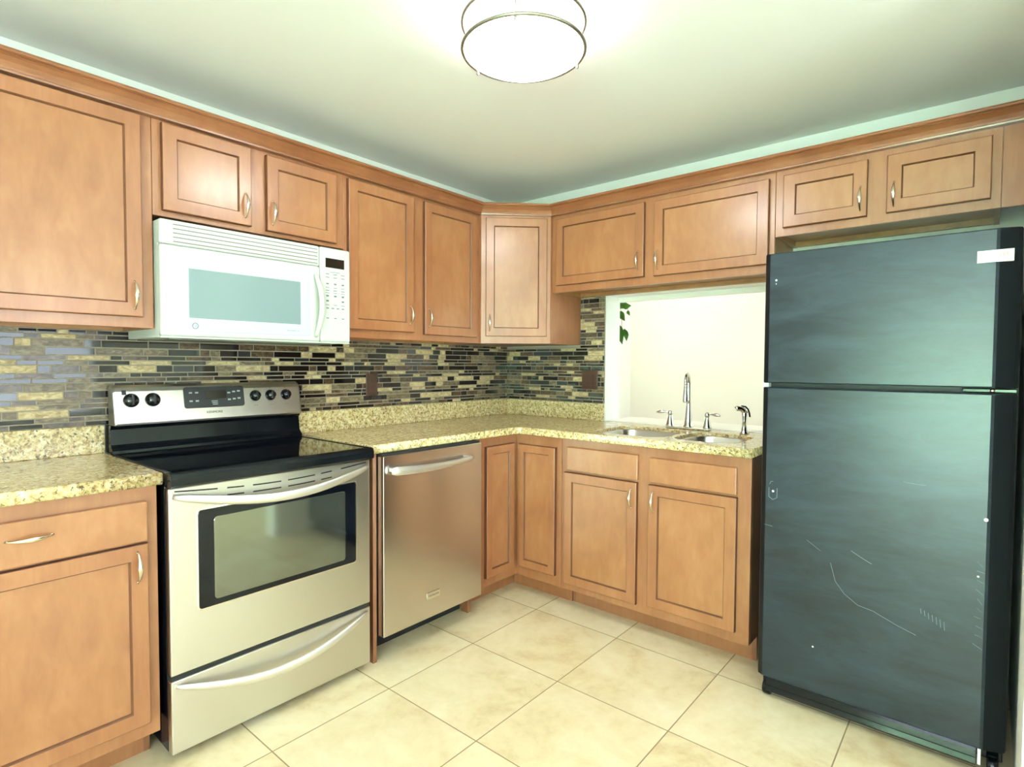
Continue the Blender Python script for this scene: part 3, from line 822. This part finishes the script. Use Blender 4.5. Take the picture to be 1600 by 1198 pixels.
# ---------------------------------------------------------------- refrigerator
FX0, FX1, FY, FTOP = 1.866, 2.578, -.72, 1.656
r = thing('refrigerator', 'black top-freezer refrigerator with pebbled doors right of the sink', 'refrigerator', (FX0, FY, 0))
FWd = FX1-FX0
bm = bmesh.new(); box(bm, .006, FWd-.006, .072, .66, .03, FTOP-.004, .004); obj('cabinet', bm, 'black_gloss', r)
def fdoor(name, z0, z1):
    bm = bmesh.new()
    ol = [(.0, .066), (.0, .026), (.004, .016), (.022, .0008), (.0255, 0), (FWd-.062, 0), (FWd-.054, .003), (FWd-.012, .020), (FWd-.003, .028), (FWd, .04), (FWd, .066)]
    k = len(ol); zs = (z0, z0+.004, z1-.004, z1); rings = []
    for i, z in enumerate(zs):
        s = .004 if i in (0, 3) else 0
        rings.append([bm.verts.new((min(max(x, s), FWd-s), max(y, s), z)) for x, y in ol])
    fs = []
    for a, b in zip(rings, rings[1:]):
        for j in range(k):
            f = bm.faces.new((a[j], a[(j+1) % k], b[(j+1) % k], b[j])); fs.append(f)
            f.material_index = 1 if j in (0, 1, 2, 6, 7, 8, 9, 10) else 0
    f0 = bm.faces.new(rings[0][::-1]); f1 = bm.faces.new(rings[-1]); f0.material_index = f1.material_index = 1
    bmesh.ops.recalc_face_normals(bm, faces=fs+[f0, f1])
    return obj(name, bm, ['fridge', 'edge_black'], r)
fz_d = fdoor('freezer_door', 1.185, FTOP)
fr_d = fdoor('fresh_food_door', .088, 1.168)
bm = bmesh.new(); box(bm, .012, FWd-.012, .058, .072, .09, FTOP-.006); obj('door_gasket', bm, 'black_matte', r)
bm = bmesh.new(); box(bm, -.004, .018, .03, .066, 1.1685, 1.1845, .002); obj('hinge_shim', bm, 'sticker', r)
bm = bmesh.new(); box(bm, FWd-.13, FWd-.004, .02, .066, 1.171, 1.182, .002); obj('center_hinge', bm, 'black_gloss', r)
bm = bmesh.new(); lathe(bm, [(0, 0), (.006, 0), (.006, .012), (0, .012)], (FWd-.06, .016, 1.1705), 12); obj('hinge_pin', bm, 'chrome', r); bm = bmesh.new(); lathe(bm, [(0, 0), (.006, 0), (.006, .012), (0, .012)], (FWd-.02, .028, 1.1705), 12); obj('hinge_pin', bm, 'chrome', r)
bm = bmesh.new()
prism(bm, [(.022, .024), (.018, .030), (.022, .046), (.016, .052), (.020, .070), (.026, .082), (.06, .082), (.06, .024)], 'X', .03, FWd-.07); obj('base_grille', bm, 'black_gloss', r)
bm = bmesh.new(); box(bm, FWd-.066, FWd-.058, .02, .05, .03, .08, .001); obj('grille_clip', bm, 'sticker', r)
for u_ in (.03, FWd-.03):
    bm = bmesh.new(); lathe(bm, [(0, -.014), (.024, -.014), (.026, -.01), (.026, .01), (.024, .014), (0, .014)], (u_, .05, .0265), 20, Matrix.Rotation(PI/2, 4, 'Y')); obj('roller', bm, 'black_gloss', r)
    bm = bmesh.new(); lathe(bm, [(0, -.014), (.024, -.014), (.026, -.01), (.026, .01), (.024, .014), (0, .014)], (u_, .58, .0265), 20, Matrix.Rotation(PI/2, 4, 'Y')); obj('roller', bm, 'black_gloss', r)
bm = bmesh.new(); box(bm, .607, .690, -.0022, .012, 1.557, 1.592); st = obj('paper_label', bm, 'sticker', fz_d)
st['label'] = 'white paper label on the freezer door'
bm = bmesh.new()
for q in range(3): box(bm, .612, .65, -.0026, -.002, 1.567+.006*q, 1.5685+.006*q)
for q in range(3): box(bm, .657+.008*q, .662+.008*q, -.0026, -.002, 1.570+.002*q, 1.580+.002*q)
obj('label_print', bm, 'red_print', st)
# chips where the handles used to be screwed on, and scratches
def chip(par, u, z, rr):
    bm = bmesh.new(); lathe(bm, [(rr, 0), (rr*.8, .0006), (0, .0008)], (u, -.0001, z), 12, Matrix.Rotation(PI/2, 4, 'X')); return obj('screw_hole_plug', bm, 'sticker', par)
chip(fz_d, 1.910-FX0, 1.558, .0035); chip(fz_d, 1.910-FX0, 1.545, .002)
chip(fr_d, 1.914-FX0, .787, .004); chip(fr_d, 2.534-FX0-.02, .790, .0055); chip(fr_d, 2.057-FX0, .253, .003); chip(fr_d, 2.50-FX0, .615, .003)
bm = bmesh.new()
loft(bm, [(x-FX0, -.0006, z) for x, z in ((1.900, .80), (1.900, .765), (1.914, .756), (1.928, .765), (1.928, .80))], (.0009, .0009), 6, side=(0, 1, 0))
loft(bm, [(x-FX0, -.0006, z) for x, z in ((1.902, .812), (1.906, .822), (1.914, .824))], (.0009, .0009), 6, side=(0, 1, 0))
obj('handle_mark', bm, 'scratch', fr_d)
def scratch(pts, wd=.0009):
    bm = bmesh.new(); P = []
    for i in range(len(pts)-1):
        for j in range(4):
            t = j/4; P.append((pts[i][0]*(1-t)+pts[i+1][0]*t-FX0, -.0003, pts[i][1]*(1-t)+pts[i+1][1]*t))
    P.append((pts[-1][0]-FX0, -.0003, pts[-1][1]))
    loft(bm, P, (wd*.6, .0004), 6, side=(0, 0, 1)); obj('scratch', bm, 'scratch', fr_d)
scratch(((2.106, .565), (2.122, .504), (2.150, .468), (2.190, .440), (2.235, .432), (2.30, .405), (2.352, .388)), .0011)
scratch(((2.167, .621), (2.195, .605), (2.227, .589)), .0012)
scratch(((2.305, .877), (2.335, .874), (2.367, .873)), .001)
scratch(((1.885, .66), (1.915, .657)), .001); scratch(((2.03, .63), (2.075, .60)), .0008)
for k in range(7): scratch(((2.362+.010*k, .478-.004*k), (2.364+.010*k, .462-.006*k)), .0012)
for k in range(10):
    z = .66-.028*k; scratch(((2.500+random.uniform(-.012, 0), z), (2.510+random.uniform(0, .006), z-random.uniform(.003, .02))), .0011)

# ---------------------------------------------------------------- ceiling light
LC = (1.388, -1.542)
r = thing('ceiling_light', 'round lit flush ceiling light with two thin metal rings', 'ceiling light', (LC[0], LC[1], H))
bm = bmesh.new(); lathe(bm, [(0, -.0005), (.17, -.0005), (.17, -.012), (0, -.012)], (0, 0, 0), 48); obj('mounting_plate', bm, 'white_paint', r)
bm = bmesh.new()
pr = [(.172, -.0125), (.178, -.02), (.178, -.10)] + [(.178*math.cos(a), -.10-.046*math.sin(a)) for a in [PI/2*i/10 for i in range(1, 11)]]
lathe(bm, pr, (0, 0, 0), 64)
for f in bm.faces: f.material_index = 1 if f.calc_center_median().z > -.0995 else 0
obj('glass_shade', bm, ['lamp_glass', 'lamp_band'], r)
for nm, z in (('ring', -.026), ('ring', -.104)):
    bm = bmesh.new(); torus(bm, (0, 0, z), .187, .0058, 80, 10); obj('ring', bm, 'brushed_rim', r)
for k in range(3):
    a = math.radians(302+120*k); x, y = .187*math.cos(a), .187*math.sin(a)
    bm = bmesh.new(); loft(bm, [(x, y, -.006), (x, y, -.06), (x, y, -.112)], (.0028, .0028), 8)
    lathe(bm, [(0, -.122), (.004, -.118), (.005, -.112), (0, -.108)], (x, y, 0), 10); obj('post', bm, 'brushed_rim', r)

# unseen dining-room lamp, added for warm light on the wall behind the opening
r = thing('added_pendant_lamp', 'small warm lamp added out of sight to light the dining room wall', 'lamp', (.55, 1.0, H))
bm = bmesh.new(); lathe(bm, [(0, -.0005), (.05, -.0005), (.05, -.02), (0, -.02)], (0, 0, 0), 20); loft(bm, [(0, 0, -.02), (0, 0, -.12), (0, 0, -.22)], (.004, .004), 8); obj('canopy', bm, 'brushed_rim', r)
m, n, l, p = newmat('warm_bulb_glass'); M['warm'] = m
p.inputs['Base Color'].default_value = (1, 1, 1, 1); p.inputs['Emission Color'].default_value = (1, .84, .56, 1); p.inputs['Emission Strength'].default_value = 20
bm = bmesh.new(); bmesh.ops.create_icosphere(bm, subdivisions=3, radius=.09, matrix=Matrix.Translation((0, 0, -.3)))
for f in bm.faces: f.smooth = True
obj('globe', bm, 'warm', r)

# trailing plant on the dining side of the wall
r = thing('trailing_plant', 'trailing green plant with pointed leaves at the left of the pass-through', 'plant', (.60, WT+.004, 1.50))
bm = bmesh.new(); lathe(bm, [(0, 0), (.05, 0), (.07, .1), (.074, .11), (.066, .11), (.05, .02), (0, .02)], (0, .08, .0), 24); box(bm, -.01, .01, 0, .02, .02, .08); obj('pot', bm, 'pot', r)
def W2L(x, z, y=.27): return Vector((x-.60, y-WT-.004, z-1.50))
bm = bmesh.new()
stems = [[(.62, 1.59), (.66, 1.66), (.71, 1.64), (.725, 1.58), (.73, 1.50), (.733, 1.42), (.735, 1.38)], [(.62, 1.59), (.67, 1.63), (.74, 1.625), (.77, 1.60), (.776, 1.56)]]
for s_ in stems: loft(bm, [W2L(*q) for q in s_], (.0018, .0018), 6)
obj('stem', bm, 'stem', r)
def leaf(x, z, ang, L, wd, yaw):
    bm = bmesh.new(); n_ = 8; rows_ = []
    for i in range(n_+1):
        t = i/n_; hw = wd*math.sin(PI*t**.8)*.5
        c = Vector((0, -.012*math.sin(PI*t), -L*t))
        rows_.append([bm.verts.new(c+Vector((-hw, -.004*hw/wd*2, 0))), bm.verts.new(c+Vector((0, .004, 0))), bm.verts.new(c+Vector((hw, -.004*hw/wd*2, 0)))])
    for a, b in zip(rows_, rows_[1:]):
        for j in range(2):
            try: f = bm.faces.new((a[j], a[j+1], b[j+1], b[j])); f.smooth = True
            except ValueError: pass
    bmesh.ops.solidify(bm, geom=bm.faces[:], thickness=.0008)
    mt = Matrix.Translation(W2L(x, z)) @ Matrix.Rotation(ang, 4, 'Y') @ Matrix.Rotation(yaw, 4, 'Z')
    bmesh.ops.transform(bm, matrix=mt, verts=bm.verts)
    obj('leaf', bm, 'leaf', r)
for q in ((.70, 1.632, -1.1, .07, .045, .3), (.735, 1.622, -1.5, .06, .045, -.3), (.715, 1.588, -.5, .075, .042, .2), (.768, 1.588, -.5, .038, .022, .3), (.70, 1.50, -.9, .03, .02, .2),
          (.715, 1.50, -.15, .125, .05, .2), (.745, 1.475, -.7, .055, .04, -.4), (.757, 1.47, -.1, .075, .03, .5), (.67, 1.62, .5, .08, .045, .2), (.69, 1.56, .4, .08, .045, -.2)):
    leaf(*q)
